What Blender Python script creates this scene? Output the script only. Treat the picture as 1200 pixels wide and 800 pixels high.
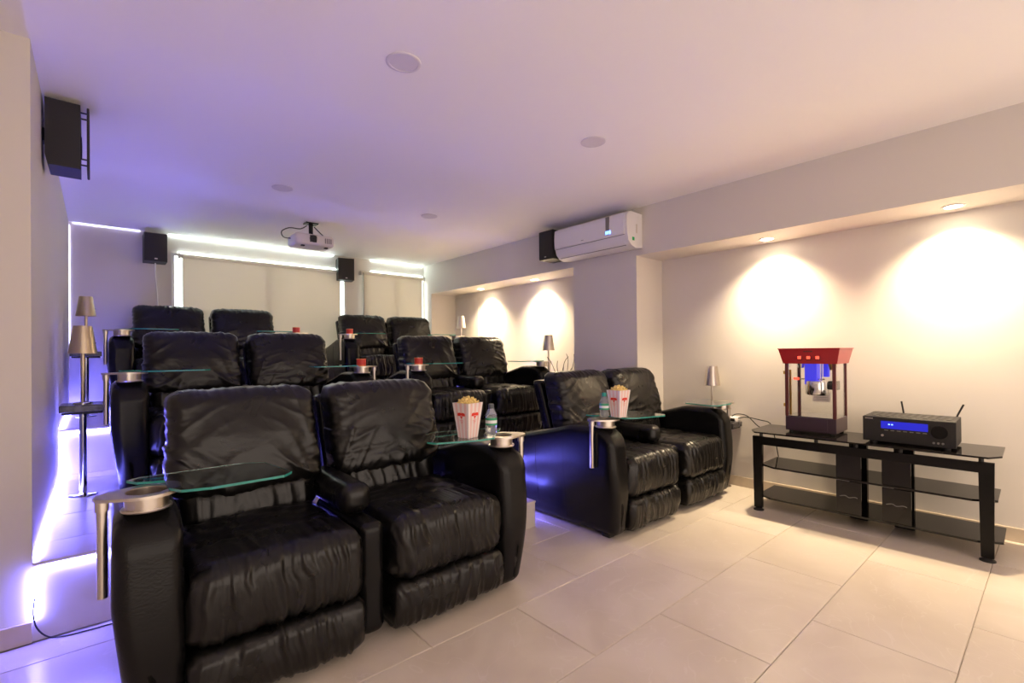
import bpy, bmesh, math, random
from mathutils import Vector, Matrix, noise
random.seed(7)
S = bpy.context.scene
COL = S.collection
for o in list(bpy.data.objects): bpy.data.objects.remove(o)

# ------------------------------------------------------------------ camera, world, exposure
F_PX, YAW, PITCH, ROLL, CY, CAM_H = 559.5, .7158, .0051, -.0094, 409.66, 1.15
def cam_axes():
    F = Vector((math.sin(YAW), math.cos(YAW), 0)); R = Vector((math.cos(YAW), -math.sin(YAW), 0)); U = Vector((0, 0, 1))
    F2 = F*math.cos(PITCH)+U*math.sin(PITCH); U2 = U*math.cos(PITCH)-F*math.sin(PITCH)
    return F2, R*math.cos(ROLL)+U2*math.sin(ROLL), U2*math.cos(ROLL)-R*math.sin(ROLL)
F2, R3, U3 = cam_axes()
cd = bpy.data.cameras.new('camera'); cam = bpy.data.objects.new('camera', cd); COL.objects.link(cam)
cd.sensor_width = 36; cd.lens = F_PX/1200*36; cd.shift_y = (CY-400)/1200; cd.clip_start = .02
M4 = Matrix((R3, U3, -F2)).transposed().to_4x4(); M4.translation = Vector((0, 0, CAM_H))
cam.matrix_world = M4
S.camera = cam
W = bpy.data.worlds.new('world'); S.world = W; W.use_nodes = True
W.node_tree.nodes['Background'].inputs[0].default_value = (1.0, .82, .69, 1)
W.node_tree.nodes['Background'].inputs[1].default_value = 0.95
S.view_settings.view_transform = 'Standard'; S.view_settings.look = 'None'
S.view_settings.gamma = 1; S.view_settings.use_curve_mapping = False
S.view_settings.exposure = 1.2
LED_POWER = 62.0       # emission strength of the violet strips
COOL_POWER = 7.0       # cool white strip at the back wall
SPOT_W = 92.0          # niche downlights

# ------------------------------------------------------------------ dimensions (metres)
XL, XR, XN = -.2, 3.687, 4.107
Y1, Y2, YB = 2.735, 4.57, 6.228
P1, P2, HC, HN = .318, .64, 2.44, 2.012
YN1, YN2, YN3 = 2.514, 3.269, 6.02
X0, Y0 = -1.2, -1.6

# ------------------------------------------------------------------ materials
def mat(name, col, rough=.5, metal=0, emit=None, estr=0, trans=0, ior=1.45, bump=0, bscale=80, var=0, vscale=4, spec=.5, coat=0, alpha=1, world=False):
    m = bpy.data.materials.new(name); m.use_nodes = True
    nt = m.node_tree; b = nt.nodes['Principled BSDF']; L = nt.links
    c = (*col, 1)
    b.inputs['Base Color'].default_value = c; b.inputs['Roughness'].default_value = rough; b.inputs['Metallic'].default_value = metal
    b.inputs['IOR'].default_value = ior; b.inputs['Transmission Weight'].default_value = trans
    b.inputs['Specular IOR Level'].default_value = spec; b.inputs['Coat Weight'].default_value = coat; b.inputs['Alpha'].default_value = alpha
    if emit: b.inputs['Emission Color'].default_value = (*emit, 1); b.inputs['Emission Strength'].default_value = estr
    if bump or var:
        if world: co = nt.nodes.new('ShaderNodeNewGeometry').outputs['Position']
        else: co = nt.nodes.new('ShaderNodeTexCoord').outputs['Object']
    if var:
        n = nt.nodes.new('ShaderNodeTexNoise'); n.inputs['Scale'].default_value = vscale; n.inputs['Detail'].default_value = 4
        L.new(co, n.inputs['Vector'])
        r = nt.nodes.new('ShaderNodeValToRGB')
        r.color_ramp.elements[0].position = .3; r.color_ramp.elements[1].position = .7
        r.color_ramp.elements[0].color = (*[x*(1-var) for x in col], 1); r.color_ramp.elements[1].color = (*[min(1, x*(1+var)) for x in col], 1)
        L.new(n.outputs['Fac'], r.inputs['Fac']); L.new(r.outputs['Color'], b.inputs['Base Color'])
    if bump:
        n = nt.nodes.new('ShaderNodeTexNoise'); n.inputs['Scale'].default_value = bscale; n.inputs['Detail'].default_value = 3
        L.new(co, n.inputs['Vector'])
        bp = nt.nodes.new('ShaderNodeBump'); bp.inputs['Strength'].default_value = bump; bp.inputs['Distance'].default_value = .01
        L.new(n.outputs['Fac'], bp.inputs['Height']); L.new(bp.outputs['Normal'], b.inputs['Normal'])
    return m
def tile_material():
    m = mat('porcelain_tile', (.6, .52, .44), .28)
    nt = m.node_tree; L = nt.links; b = nt.nodes['Principled BSDF']; N = nt.nodes.new
    pos = N('ShaderNodeNewGeometry').outputs['Position']; oi = N('ShaderNodeObjectInfo')
    off = N('ShaderNodeVectorMath'); off.operation = 'MULTIPLY_ADD'; L.new(oi.outputs['Random'], off.inputs[0]); off.inputs[1].default_value = (9, 5, 3); L.new(pos, off.inputs[2])
    n = N('ShaderNodeTexNoise'); n.inputs['Scale'].default_value = 1.6; n.inputs['Detail'].default_value = 6; n.inputs['Distortion'].default_value = 1.2
    L.new(off.outputs[0], n.inputs['Vector'])
    r = N('ShaderNodeValToRGB'); e = r.color_ramp.elements
    e[0].position = .35; e[0].color = (.60, .52, .44, 1); e[1].position = .65; e[1].color = (.69, .61, .53, 1)
    L.new(n.outputs['Fac'], r.inputs['Fac'])
    w = N('ShaderNodeTexNoise'); w.inputs['Scale'].default_value = 2.3; w.inputs['Detail'].default_value = 2; w.inputs['Distortion'].default_value = 2.5; L.new(off.outputs[0], w.inputs['Vector'])
    v = N('ShaderNodeValToRGB'); q = v.color_ramp.elements
    q[0].position = .49; q[0].color = (0, 0, 0, 1); q[1].position = .505; q[1].color = (0, 0, 0, 1); k = v.color_ramp.elements.new(.4975); k.color = (1, 1, 1, 1)
    L.new(w.outputs['Fac'], v.inputs['Fac'])
    mul = N('ShaderNodeMath'); mul.operation = 'MULTIPLY'; mul.inputs[1].default_value = .35; L.new(v.outputs['Color'], mul.inputs[0])
    mx = N('ShaderNodeMix'); mx.data_type = 'RGBA'; L.new(mul.outputs[0], mx.inputs[0]); L.new(r.outputs['Color'], mx.inputs[6]); mx.inputs[7].default_value = (.78, .72, .66, 1)
    L.new(mx.outputs[2], b.inputs['Base Color'])
    return m
def leather_material():
    m = mat('black_leather', (.0045, .004, .0038), .36, spec=.5)
    nt = m.node_tree; L = nt.links; b = nt.nodes['Principled BSDF']; N = nt.nodes.new
    co = N('ShaderNodeTexCoord').outputs['Object']
    a = N('ShaderNodeTexNoise'); a.inputs['Scale'].default_value = 9; a.inputs['Detail'].default_value = 5; a.inputs['Distortion'].default_value = .6; L.new(co, a.inputs['Vector'])
    g = N('ShaderNodeTexVoronoi'); g.inputs['Scale'].default_value = 260; L.new(co, g.inputs['Vector'])
    b1 = N('ShaderNodeBump'); b1.inputs['Strength'].default_value = .22; b1.inputs['Distance'].default_value = .02; L.new(a.outputs['Fac'], b1.inputs['Height'])
    b2 = N('ShaderNodeBump'); b2.inputs['Strength'].default_value = .12; b2.inputs['Distance'].default_value = .002; L.new(g.outputs['Distance'], b2.inputs['Height']); L.new(b1.outputs['Normal'], b2.inputs['Normal'])
    L.new(b2.outputs['Normal'], b.inputs['Normal'])
    mr = N('ShaderNodeMapRange'); mr.inputs[3].default_value = .22; mr.inputs[4].default_value = .36; L.new(a.outputs['Fac'], mr.inputs[0]); L.new(mr.outputs[0], b.inputs['Roughness'])
    return m
M = {}
M['wall'] = mat('wall_paint', (.66, .615, .575), .7, bump=.03, bscale=120, world=True)
M['ceil'] = mat('ceiling_paint', (.93, .905, .885), .8, bump=.02, bscale=90, world=True)
M['tile'] = tile_material()
M['grout'] = mat('grout', (.42, .37, .32), .9)
M['riser'] = mat('riser_stone', (.60, .54, .48), .4, var=.06, vscale=3, world=True)
M['base'] = mat('baseboard_tile', (.55, .46, .36), .35, var=.08, vscale=6, world=True)
M['leather'] = leather_material()
M['lside'] = mat('leather_side', (.005, .0047, .005), .27, spec=.3, bump=.1, bscale=160)
M['chrome'] = mat('brushed_nickel', (.62, .56, .50), .28, 1)
M['gold'] = mat('brushed_champagne', (.60, .50, .36), .33, 1, bump=.05, bscale=200)
M['steel'] = mat('polished_steel', (.7, .7, .7), .12, 1)
M['glass'] = mat('clear_glass', (.86, .96, .93), .02, trans=1, ior=1.45)
M['smoke'] = mat('smoked_glass', (.007, .006, .006), .07, spec=.4)
M['blackmetal'] = mat('black_metal', (.005, .0045, .0045), .26, spec=.25)
M['blackplastic'] = mat('black_plastic', (.013, .012, .012), .45)
M['speaker'] = mat('speaker_case', (.018, .016, .017), .55, bump=.15, bscale=300)
M['grille'] = mat('speaker_grille', (.03, .026, .024), .7, bump=.4, bscale=500)
M['white'] = mat('white_plastic', (.78, .76, .76), .3)
M['offwhite'] = mat('offwhite_plastic', (.66, .61, .57), .4)
M['grey'] = mat('grey_plastic', (.2, .19, .18), .5)
M['led'] = mat('led_violet', (1, 1, 1), .5, emit=(.15, .145, 1.0), estr=LED_POWER)
M['ledcool'] = mat('led_cool_white', (1, 1, 1), .5, emit=(.80, 1.0, .95), estr=COOL_POWER)
M['day'] = mat('window_daylight', (1, 1, 1), .5, emit=(.86, 1.0, .97), estr=2.0)
M['lamp'] = mat('lamp_lens', (1, 1, 1), .5, emit=(1, .86, .62), estr=30)
M['frost'] = mat('frosted_lens', (.72, .68, .70), .5)
M['blind'] = mat('blind_fabric', (.74, .67, .57), .85, bump=.05, bscale=400)
nt = M['blind'].node_tree; tr = nt.nodes.new('ShaderNodeBsdfTranslucent'); tr.inputs[0].default_value = (.80, .74, .66, 1)
mx = nt.nodes.new('ShaderNodeMixShader'); mx.inputs[0].default_value = .2; nt.links.new(nt.nodes['Principled BSDF'].outputs[0], mx.inputs[1]); nt.links.new(tr.outputs[0], mx.inputs[2]); nt.links.new(mx.outputs[0], nt.nodes['Material Output'].inputs[0])
M['gedge'] = mat('glass_edge', (.06, .42, .36), .15, trans=.4)
M['pane'] = mat('machine_glass', (1, 1, 1), .01, trans=1, ior=1.3)
M['plum'] = mat('plum_enamel', (.055, .032, .045), .3)
M['ledfaint'] = mat('led_pale', (1, 1, 1), .5, emit=(.62, .62, 1.0), estr=2.2)
M['red'] = mat('red_enamel', (.33, .012, .018), .3, coat=.3)
M['maroon'] = mat('maroon_enamel', (.11, .03, .032), .35)
M['redlit'] = mat('lit_red_switch', (.8, .03, .02), .4, emit=(1, .06, .03), estr=1.3)
M['brass'] = mat('brass', (.55, .33, .08), .3, 1)
M['bluefilm_glow'] = mat('blue_film_glow', (.05, .05, .75), .3, emit=(.05, .05, 1), estr=.25)  # blue light falling on the film is put in as a weak glow
M['bluelit'] = mat('blue_display', (.01, .01, .2), .3, emit=(.02, .03, 1), estr=.22)
M['bluedigit'] = mat('blue_digits', (.1, .2, 1), .4, emit=(.15, .3, 1), estr=2)
M['paperwhite'] = mat('white_card', (.80, .72, .70), .6)
M['paperpink'] = mat('pale_red_card', (.78, .52, .49), .6)
M['ink'] = mat('red_ink', (.70, .035, .02), .6)
M['corn'] = mat('popcorn', (.85, .62, .22), .7, var=.25, vscale=60)
M['cupred'] = mat('red_cup', (.70, .05, .035), .4)
M['cupor'] = mat('orange_cup', (.85, .25, .08), .4)
M['water'] = mat('bottle_plastic', (.84, .89, .95), .06, trans=.82, ior=1.2)
M['label'] = mat('green_label', (.03, .33, .16), .5)
M['labelw'] = mat('white_label', (.75, .78, .82), .5)
M['capg'] = mat('green_cap', (.02, .30, .26), .4)
M['capd'] = mat('dark_cap', (.05, .06, .08), .4)
M['cable'] = mat('cable_black', (.012, .012, .012), .5)
M['cablew'] = mat('cable_white', (.75, .73, .70), .5)
M['twig'] = mat('dark_twig', (.035, .02, .012), .8)
M['ceramic'] = mat('dark_ceramic', (.05, .04, .04), .3)
M['stone'] = mat('dark_marble', (.05, .045, .05), .15, var=.6, vscale=30)
M['greenst'] = mat('green_sticker', (.03, .4, .12), .5)
M['window'] = mat('window_frame', (.7, .7, .68), .4)

# ------------------------------------------------------------------ helpers
def link(o, parent=None):
    COL.objects.link(o)
    if parent: o.parent = parent
    return o
def tag(o, label=None, cat=None, group=None, kind=None):
    if label: o['label'] = label
    if cat: o['category'] = cat
    if group: o['group'] = group
    if kind: o['kind'] = kind
    return o
def thing(name, loc=(0, 0, 0), rz=0, label=None, cat=None, group=None):
    o = bpy.data.objects.new(name, None); o.empty_display_size = .1; link(o)
    o.location = loc; o.rotation_euler = (0, 0, rz)
    return tag(o, label, cat, group)
def copy_tree(o, parent=None):
    c = o.copy(); COL.objects.link(c); c.parent = parent
    for ch in list(o.children): copy_tree(ch, c)
    return c
class MB:
    def __init__(s): s.v = []; s.f = []; s.mi = []
    def add(s, vs, fs, mi=0):
        n = len(s.v); s.v += [tuple(p) for p in vs]; s.f += [tuple(i+n for i in f) for f in fs]; s.mi += [mi]*len(fs); return s
    def box(s, x0, x1, y0, y1, z0, z1, mi=0, c=0):
        if c <= 0:
            vs = [(x, y, z) for z in (z0, z1) for y in (y0, y1) for x in (x0, x1)]
            return s.add(vs, [(0, 2, 3, 1), (4, 5, 7, 6), (0, 1, 5, 4), (2, 6, 7, 3), (0, 4, 6, 2), (1, 3, 7, 5)], mi)
        bm = bmesh.new(); bmesh.ops.create_cube(bm, size=1)
        for v in bm.verts: v.co = ((x0+x1)/2+v.co.x*(x1-x0), (y0+y1)/2+v.co.y*(y1-y0), (z0+z1)/2+v.co.z*(z1-z0))
        bmesh.ops.bevel(bm, geom=bm.edges[:], offset=c, segments=2, profile=.5, affect='EDGES')
        bm.verts.index_update()
        s.add([v.co for v in bm.verts], [[v.index for v in f.verts] for f in bm.faces], mi); bm.free(); return s
    def lathe(s, prof, cx=0, cy=0, cz=0, n=24, mi=0, axis='z', cap=True):
        vs = []; fs = []
        for r, z in prof:
            for k in range(n):
                a = 2*math.pi*k/n; p = (r*math.cos(a), r*math.sin(a), z)
                if axis == 'y': p = (p[0], p[2], p[1])
                if axis == 'x': p = (p[2], p[0], p[1])
                vs.append((cx+p[0], cy+p[1], cz+p[2]))
        for i in range(len(prof)-1):
            for k in range(n):
                fs.append((i*n+k, i*n+(k+1) % n, (i+1)*n+(k+1) % n, (i+1)*n+k))
        if cap:
            if prof[0][0] > 1e-5: fs.append(tuple(range(n))[::-1])
            if prof[-1][0] > 1e-5: fs.append(tuple(range((len(prof)-1)*n, len(prof)*n)))
        return s.add(vs, fs, mi)
    def cyl(s, r, z0, z1, cx=0, cy=0, n=20, mi=0): return s.lathe([(r, z0), (r, z1)], cx, cy, 0, n, mi)
    def prism(s, pts, z0, z1, mi=0):
        n = len(pts); vs = [(x, y, z0) for x, y in pts]+[(x, y, z1) for x, y in pts]
        fs = [tuple(range(n))[::-1], tuple(range(n, 2*n))]+[(i, (i+1) % n, n+(i+1) % n, n+i) for i in range(n)]
        return s.add(vs, fs, mi)
    def hexa(s, b, t, mi=0):       # two quads of points: bottom ring and top ring
        return s.add(list(b)+list(t), [(3, 2, 1, 0), (4, 5, 6, 7), (0, 1, 5, 4), (1, 2, 6, 5), (2, 3, 7, 6), (3, 0, 4, 7)], mi)
    def tube(s, pts, r, n=8, mi=0, sub=4):
        P = [Vector(p) for p in pts]
        if len(P) > 2 and sub > 1:
            Q = []
            for i in range(len(P)-1):
                p0 = P[max(i-1, 0)]; p1 = P[i]; p2 = P[i+1]; p3 = P[min(i+2, len(P)-1)]
                for k in range(sub):
                    t = k/sub
                    Q.append(.5*((2*p1)+(p2-p0)*t+(2*p0-5*p1+4*p2-p3)*t*t+(3*p1-p0-3*p2+p3)*t**3))
            P = Q+[P[-1]]
        rs = r if isinstance(r, (list, tuple)) else [r]*len(P)
        vs = []; fs = []; ref = Vector((0, 0, 1))
        for i, p in enumerate(P):
            d = (P[min(i+1, len(P)-1)]-P[max(i-1, 0)]).normalized()
            if abs(d.dot(ref)) > .95: ref = Vector((1, 0, 0)) if abs(d.x) < .9 else Vector((0, 1, 0))
            a = d.cross(ref).normalized(); b = d.cross(a); ref = a.cross(d)
            rr = rs[min(i, len(rs)-1)]
            for k in range(n):
                t = 2*math.pi*k/n; vs.append(p+a*rr*math.cos(t)+b*rr*math.sin(t))
        for i in range(len(P)-1):
            for k in range(n): fs.append((i*n+k, i*n+(k+1) % n, (i+1)*n+(k+1) % n, (i+1)*n+k))
        fs += [tuple(range(n))[::-1], tuple(range((len(P)-1)*n, len(P)*n))]
        return s.add(vs, fs, mi)
    def build(s, name, mats, parent=None, smooth=False, loc=None):
        me = bpy.data.meshes.new(name); me.from_pydata(s.v, [], s.f)
        if not isinstance(mats, (list, tuple)): mats = [mats]
        for m in mats: me.materials.append(m)
        bm = bmesh.new(); bm.from_mesh(me); bmesh.ops.recalc_face_normals(bm, faces=bm.faces[:]); bm.to_mesh(me); bm.free()
        if any(s.mi): me.polygons.foreach_set('material_index', s.mi)
        if smooth: me.shade_smooth(); me.set_sharp_from_angle(angle=math.radians(38))
        o = bpy.data.objects.new(name, me); link(o, parent)
        if loc: o.location = loc
        return o
def rbox(name, c, h, r, n, m, parent=None, deform=None, wrinkle=None, na=4):
    """rounded, grid-meshed box: centre c, half sizes h, edge radius r, n segments per axis, shaped by deform(p) and wrinkle(p, normal)"""
    def vals(hh, nn):
        e = [hh-r+r*math.tan(math.radians(45*k/na)) for k in range(1, na+1)]
        return [-x for x in e[::-1]]+[-(hh-r)+2*(hh-r)*i/nn for i in range(nn+1)]+e
    V = [vals(h[i], n[i]) for i in range(3)]
    idx = {}; vs = []; fs = []
    def vert(p):
        k = (round(p[0], 6), round(p[1], 6), round(p[2], 6))
        if k not in idx:
            q = [max(-(h[i]-r), min(h[i]-r, p[i])) for i in range(3)]
            d = Vector([p[i]-q[i] for i in range(3)])
            if d.length > 1e-9: d = d.normalized()*r
            idx[k] = len(vs); vs.append(Vector(q)+d)
        return idx[k]
    for ax in range(3):
        a, b = (ax+1) % 3, (ax+2) % 3
        for sg in (-1, 1):
            for i in range(len(V[a])-1):
                for j in range(len(V[b])-1):
                    f = []
                    for (ii, jj) in ((i, j), (i+1, j), (i+1, j+1), (i, j+1)):
                        p = [0, 0, 0]; p[ax] = sg*h[ax]; p[a] = V[a][ii]; p[b] = V[b][jj]; f.append(vert(p))
                    fs.append(f if sg > 0 else f[::-1])
    C = Vector(c)
    if deform: vs = [Vector(deform(p)) for p in vs]
    me = bpy.data.meshes.new(name); me.from_pydata([p+C for p in vs], [], fs)
    if wrinkle:
        bm = bmesh.new(); bm.from_mesh(me); bm.normal_update()
        mv = [(v, v.normal.copy()*wrinkle(v.co-C, v.normal)) for v in bm.verts]
        for v, d in mv: v.co += d
        bm.to_mesh(me); bm.free()
    me.materials.append(m); me.shade_smooth()
    return link(bpy.data.objects.new(name, me), parent)
def nz(x, y, z): return noise.noise(Vector((x, y, z)))
def ridge(x, y, z):
    a = 1-abs(nz(x, y, z))*2.2
    return max(0, a)**2

# ------------------------------------------------------------------ room shell
def struct(o, label, cat): return tag(o, label, cat, kind='structure')
mesh_cache = {}
def tile_mesh(w, d, t=.012, c=.0025):
    k = (round(w, 3), round(d, 3))
    if k not in mesh_cache:
        b = MB(); x, y = w/2, d/2
        rings = [[(-x, -y, -t), (x, -y, -t), (x, y, -t), (-x, y, -t)], [(-x, -y, -c), (x, -y, -c), (x, y, -c), (-x, y, -c)], [(-x+c, -y+c, 0), (x-c, -y+c, 0), (x-c, y-c, 0), (-x+c, y-c, 0)]]
        vs = sum(rings, []); fs = [(3, 2, 1, 0), (8, 9, 10, 11)]
        for i in range(2):
            for k2 in range(4): fs.append((i*4+k2, i*4+(k2+1) % 4, (i+1)*4+(k2+1) % 4, (i+1)*4+k2))
        me = bpy.data.meshes.new('tile'); me.from_pydata(vs, [], fs); me.materials.append(M['tile']); mesh_cache[k] = me
    return mesh_cache[k]
def lay_tiles(parent, x0, x1, y0, y1, z, gap=.0025):
    k = math.floor((y0-.2505)/.4575)
    while .2505+k*.4575 < y1-.01:
        a, b = max(y0, .2505+k*.4575), min(y1, .2505+(k+1)*.4575)
        off = 2.29 if k % 2 == 0 else 1.855
        n = math.floor((x0-off)/.87)
        while off+n*.87 < x1-.01:
            p, q = max(x0, off+n*.87), min(x1, off+(n+1)*.87)
            if q-p > .02 and b-a > .02:
                o = link(bpy.data.objects.new('tile', tile_mesh(q-p-gap, b-a-gap)), parent); o.location = ((p+q)/2, (a+b)/2, z)
            n += 1
        k += 1
fl = struct(MB().box(X0, XN, Y0, Y1+.05, -.15, -.006).build('floor', M['grout']), 'beige large-format porcelain tile floor in running bond', 'floor')
lay_tiles(fl, X0, XN, Y0, Y1-.02, 0)
mt = struct(MB().box(XL, XN, Y1, YB, 0, P1-.006).build('floor_middle_tier', M['riser']), 'tiled middle seating tier with a glowing riser', 'floor')
lay_tiles(mt, XL, XN, Y1-.012, Y2, P1)
tt = struct(MB().box(XL, XN, Y2, YB, P1, P2-.006).build('floor_top_tier', M['riser']), 'tiled top seating tier below the window blinds', 'floor')
lay_tiles(tt, XL, XN, Y2-.012, YB, P2)
st = struct(MB().box(1.66, 2.18, 2.29, Y1-.001, 0, .158).build('floor_step', M['riser']), 'low tiled half step in the aisle between the loveseats', 'step')
o = link(bpy.data.objects.new('tile', tile_mesh(.525, .445)), st); o.location = (1.92, 2.507, .17)
struct(MB().box(X0, XN+.15, Y0, YB+.15, HC, HC+.12).build('ceiling', M['ceil']), 'smooth white ceiling tinted lilac by the strip lights', 'ceiling')
struct(MB().box(X0, XL, Y1, YB+.15, 0, HC).build('wall_left', M['wall']), 'white painted side wall with projecting front pier', 'wall')
struct(MB().box(X0-.12, X0, Y0, Y1, 0, HC).build('wall_left_blocker', M['wall']), 'unseen white wall forward of the pier, added to block side light', 'wall')  # out of view; added to keep side light off the pier face
b = MB()
b.box(XL, XR+.6, YB, YB+.15, 0, HC)
struct(b.build('wall_back', M['wall']), 'white painted back wall behind the window blinds', 'wall')
b = MB()
b.box(XN, XN+.15, Y0, YB, 0, HC)                # niche back plane
b.box(XR, XN, Y0, YB, HN, HC)                   # header beam over the niches
b.box(XR, XN, YN2, YN1, 0, HN) if False else b.box(XR, XN, YN1, YN2, 0, HN)   # pier between the niches
b.box(XR, XN, YN3, YB, 0, HN)
b.box(XR, XN, Y0, -1.35, 0, HN)
struct(b.build('wall_right', M['wall']), 'white painted wall with two lit recessed niches', 'wall')
b = MB().box(XN-.012, XN, -1.35, YN1, 0, .082, c=.003).box(XR+.002, XN-.012, YN1-.012, YN1, 0, .082, c=.003)
struct(b.build('baseboard_right', M['base']), 'beige tile baseboard along the niche', 'baseboard')
struct(MB().box(X0, XL, Y1-.012, Y1, 0, .085, c=.003).build('baseboard_left', M['base']), 'beige tile baseboard at the pier foot', 'baseboard')
# frame line on the back of the far niche
b = MB().box(XN-.006, XN, 5.44, 5.46, P1, 1.93).box(XN-.006, XN, 5.44, YN3, 1.93, 1.95)
struct(b.build('trim_1', M['wall']), 'thin flush panel frame on the far niche back', 'trim')

# windows behind the blinds
def window(n, x0, x1, z0, z1, label):
    fr = MB()
    for a in ((x0-.03, x0, z0, z1), (x1, x1+.03, z0, z1), (x0-.03, x1+.03, z1, z1+.03), (x0-.03, x1+.03, z0-.03, z0), ((x0+x1)/2-.02, (x0+x1)/2+.02, z0, z1)):
        fr.box(a[0], a[1], YB-.012, YB, a[2], a[3])
    o = struct(fr.build('window_%d' % n, M['window']), label, 'window')
    h = (x0+x1)/2
    for p, q in ((x0, h-.02), (h+.02, x1)): MB().box(p, q, YB-.008, YB-.002, z0, z1).build('pane', M['day'], o)
window(1, .63, 2.47, 1.1, 2.215, 'wide daylit window behind the broad roller blind')
window(2, 2.76, 3.66, 1.1, 2.235, 'narrow daylit window behind the slim roller blind')
def blind(x0, x1, ztop, label):
    t = thing('roller_blind', ((x0+x1)/2, YB-.05, 1.0), 0, label, 'blind', 'roller blinds')
    w = (x1-x0)/2
    MB().box(-w, w, -.004, .004, .03, ztop-1.0-.03).build('fabric', M['blind'], t)
    MB().lathe([(.022, -w-.02), (.022, w+.02)], 0, 0, ztop-1.0-.01, 16, axis='x').build('roller_tube', M['blind'], t, True)
    MB().box(-w, w, -.012, .012, 0, .03, c=.004).build('bottom_bar', M['offwhite'], t)
    for sg in (-1, 1): MB().box(sg*(w+.03)-.008, sg*(w+.03)+.008, -.02, .05, ztop-1.04, ztop-.985).build('bracket', M['offwhite'], t)
    pts = [(-w-.012+.006*math.cos(a), -.03, .25+(ztop-1.27)*(0 if i else 1)) for i, a in enumerate((0, math.pi))]
    MB().tube([(-w-.012, -.028, ztop-1.01), (-w-.012, -.028, .2)], .0025, 6).tube([(-w-.004, -.028, ztop-1.01), (-w-.004, -.028, .2)], .0025, 6).build('chain', M['grey'], t)
blind(.70, 2.405, 2.225, 'broad cream roller blind with light leaking round its edges')
blind(2.72, 3.625, 2.25, 'slim cream roller blind beside the far niche')

# ------------------------------------------------------------------ LED strips (they give the violet light)
def strip(box, label, m='led', group='violet strip lights'):
    x0, x1, y0, y1, z0, z1 = box
    t = thing('led_strip', ((x0+x1)/2, (y0+y1)/2, z0), 0, label, 'strip light', group)
    a, b_, c = (x1-x0)/2, (y1-y0)/2, z1-z0
    MB().box(-a, a, -b_, b_, 0, c).build('light_strip', M[m], t)
    return t
strip((XL+.001, XL+.012, Y1+.03, Y2-.03, P1+.002, P1+.014), 'glowing violet strip along the wall foot of the middle tier')
strip((XL+.001, XL+.012, Y2+.03, YB-.03, P2+.002, P2+.014), 'glowing violet strip along the wall foot of the top tier')
strip((XL+.02, 2.25, Y1-.012, Y1-.002, P1-.034, P1-.02), 'glowing violet strip under the front edge of the middle tier')
strip((XL+.02, 3.6, Y2-.012, Y2-.002, P2-.034, P2-.02), 'glowing violet strip under the front edge of the top tier')
strip((XL+.002, XL+.014, Y1-.014, Y1-.002, .09, P1-.04), 'short upright violet strip at the pier corner of the lower riser')
strip((XL+.002, XL+.014, Y2-.014, Y2-.002, P1+.02, P2-.04), 'short upright violet strip at the wall corner of the upper riser')
strip((2.205, 2.215, 2.44, 2.72, .172, .18), 'short violet strip beside the aisle half step')
strip((XL+.03, .34, YB-.010, YB-.002, HC-.011, HC-.004), 'faint violet strip under the ceiling by the wall corner', 'ledfaint')
strip((.58, 2.33, YB-.012, YB-.002, HC-.013, HC-.004), 'cool white strip under the ceiling above the broad blind', 'ledcool', 'cool white strip lights')
strip((.66, 2.42, YB-.012, YB-.002, 2.252, 2.259), 'cool white strip just above the broad blind', 'ledcool', 'cool white strip lights')
strip((2.85, 3.66, YB-.012, YB-.002, HC-.010, HC-.004), 'cool white strip under the ceiling above the slim blind', 'ledcool', 'cool white strip lights')
strip((2.85, 3.66, YB-.012, YB-.002, 2.276, 2.281), 'cool white strip just above the slim blind', 'ledcool', 'cool white strip lights')
strip((XL+.002, XL+.008, YB-.008, YB-.002, 1.2, HC-.03), 'upright pale strip in the back corner of the room', 'ledfaint', 'cool white strip lights')

# ------------------------------------------------------------------ downlights
def downlight(x, y, z, label, lit, k=1, cone=118):
    t = thing('downlight', (x, y, z), 0, label, 'downlight', 'lit niche downlights' if lit else 'unlit ceiling downlights')
    r = .042 if lit else .062
    MB().lathe([(r+.014, 0), (r+.014, -.004), (r+.008, -.007), (r, -.006), (r, 0)], n=32, cap=False).build('trim_ring', M['white'] if lit else M['frost'], t, True)
    MB().cyl(r, -.004, -.0005, n=32).build('lens', M['lamp'] if lit else M['frost'], t, True)
    if lit:
        l = bpy.data.lights.new('downlight_beam', 'SPOT'); l.energy = SPOT_W*k; l.color = (1, .79, .50); l.spot_size = math.radians(cone); l.spot_blend = 1.0; l.shadow_soft_size = .035
        o = bpy.data.objects.new('downlight_beam', l); link(o, t); o.location = (0, 0, -.012); o.rotation_euler = (0, math.radians(-6), 0)
for x, y, w in ((1.032, 1.901, 'above the loveseat on the floor'), (2.31, 1.877, 'over the aisle half step'), (1.091, 3.947, 'above the middle tier near the projector'), (2.369, 3.894, 'above the middle tier nearer the air conditioner')):
    downlight(x, y, HC, 'round unlit recessed ceiling light '+w, False)
downlight(3.93, .42, HN, 'small lit downlight in the niche soffit above the receiver', True)
downlight(3.93, 1.49, HN, 'small lit downlight in the niche soffit above the popcorn machine', True)
downlight(3.93, 4.1, HN, 'small lit downlight in the far niche nearer the pier', True, 1.15, 118)
downlight(3.93, 5.15, HN, 'small lit downlight in the far niche nearer the blinds', True, 1.15, 118)

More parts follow.
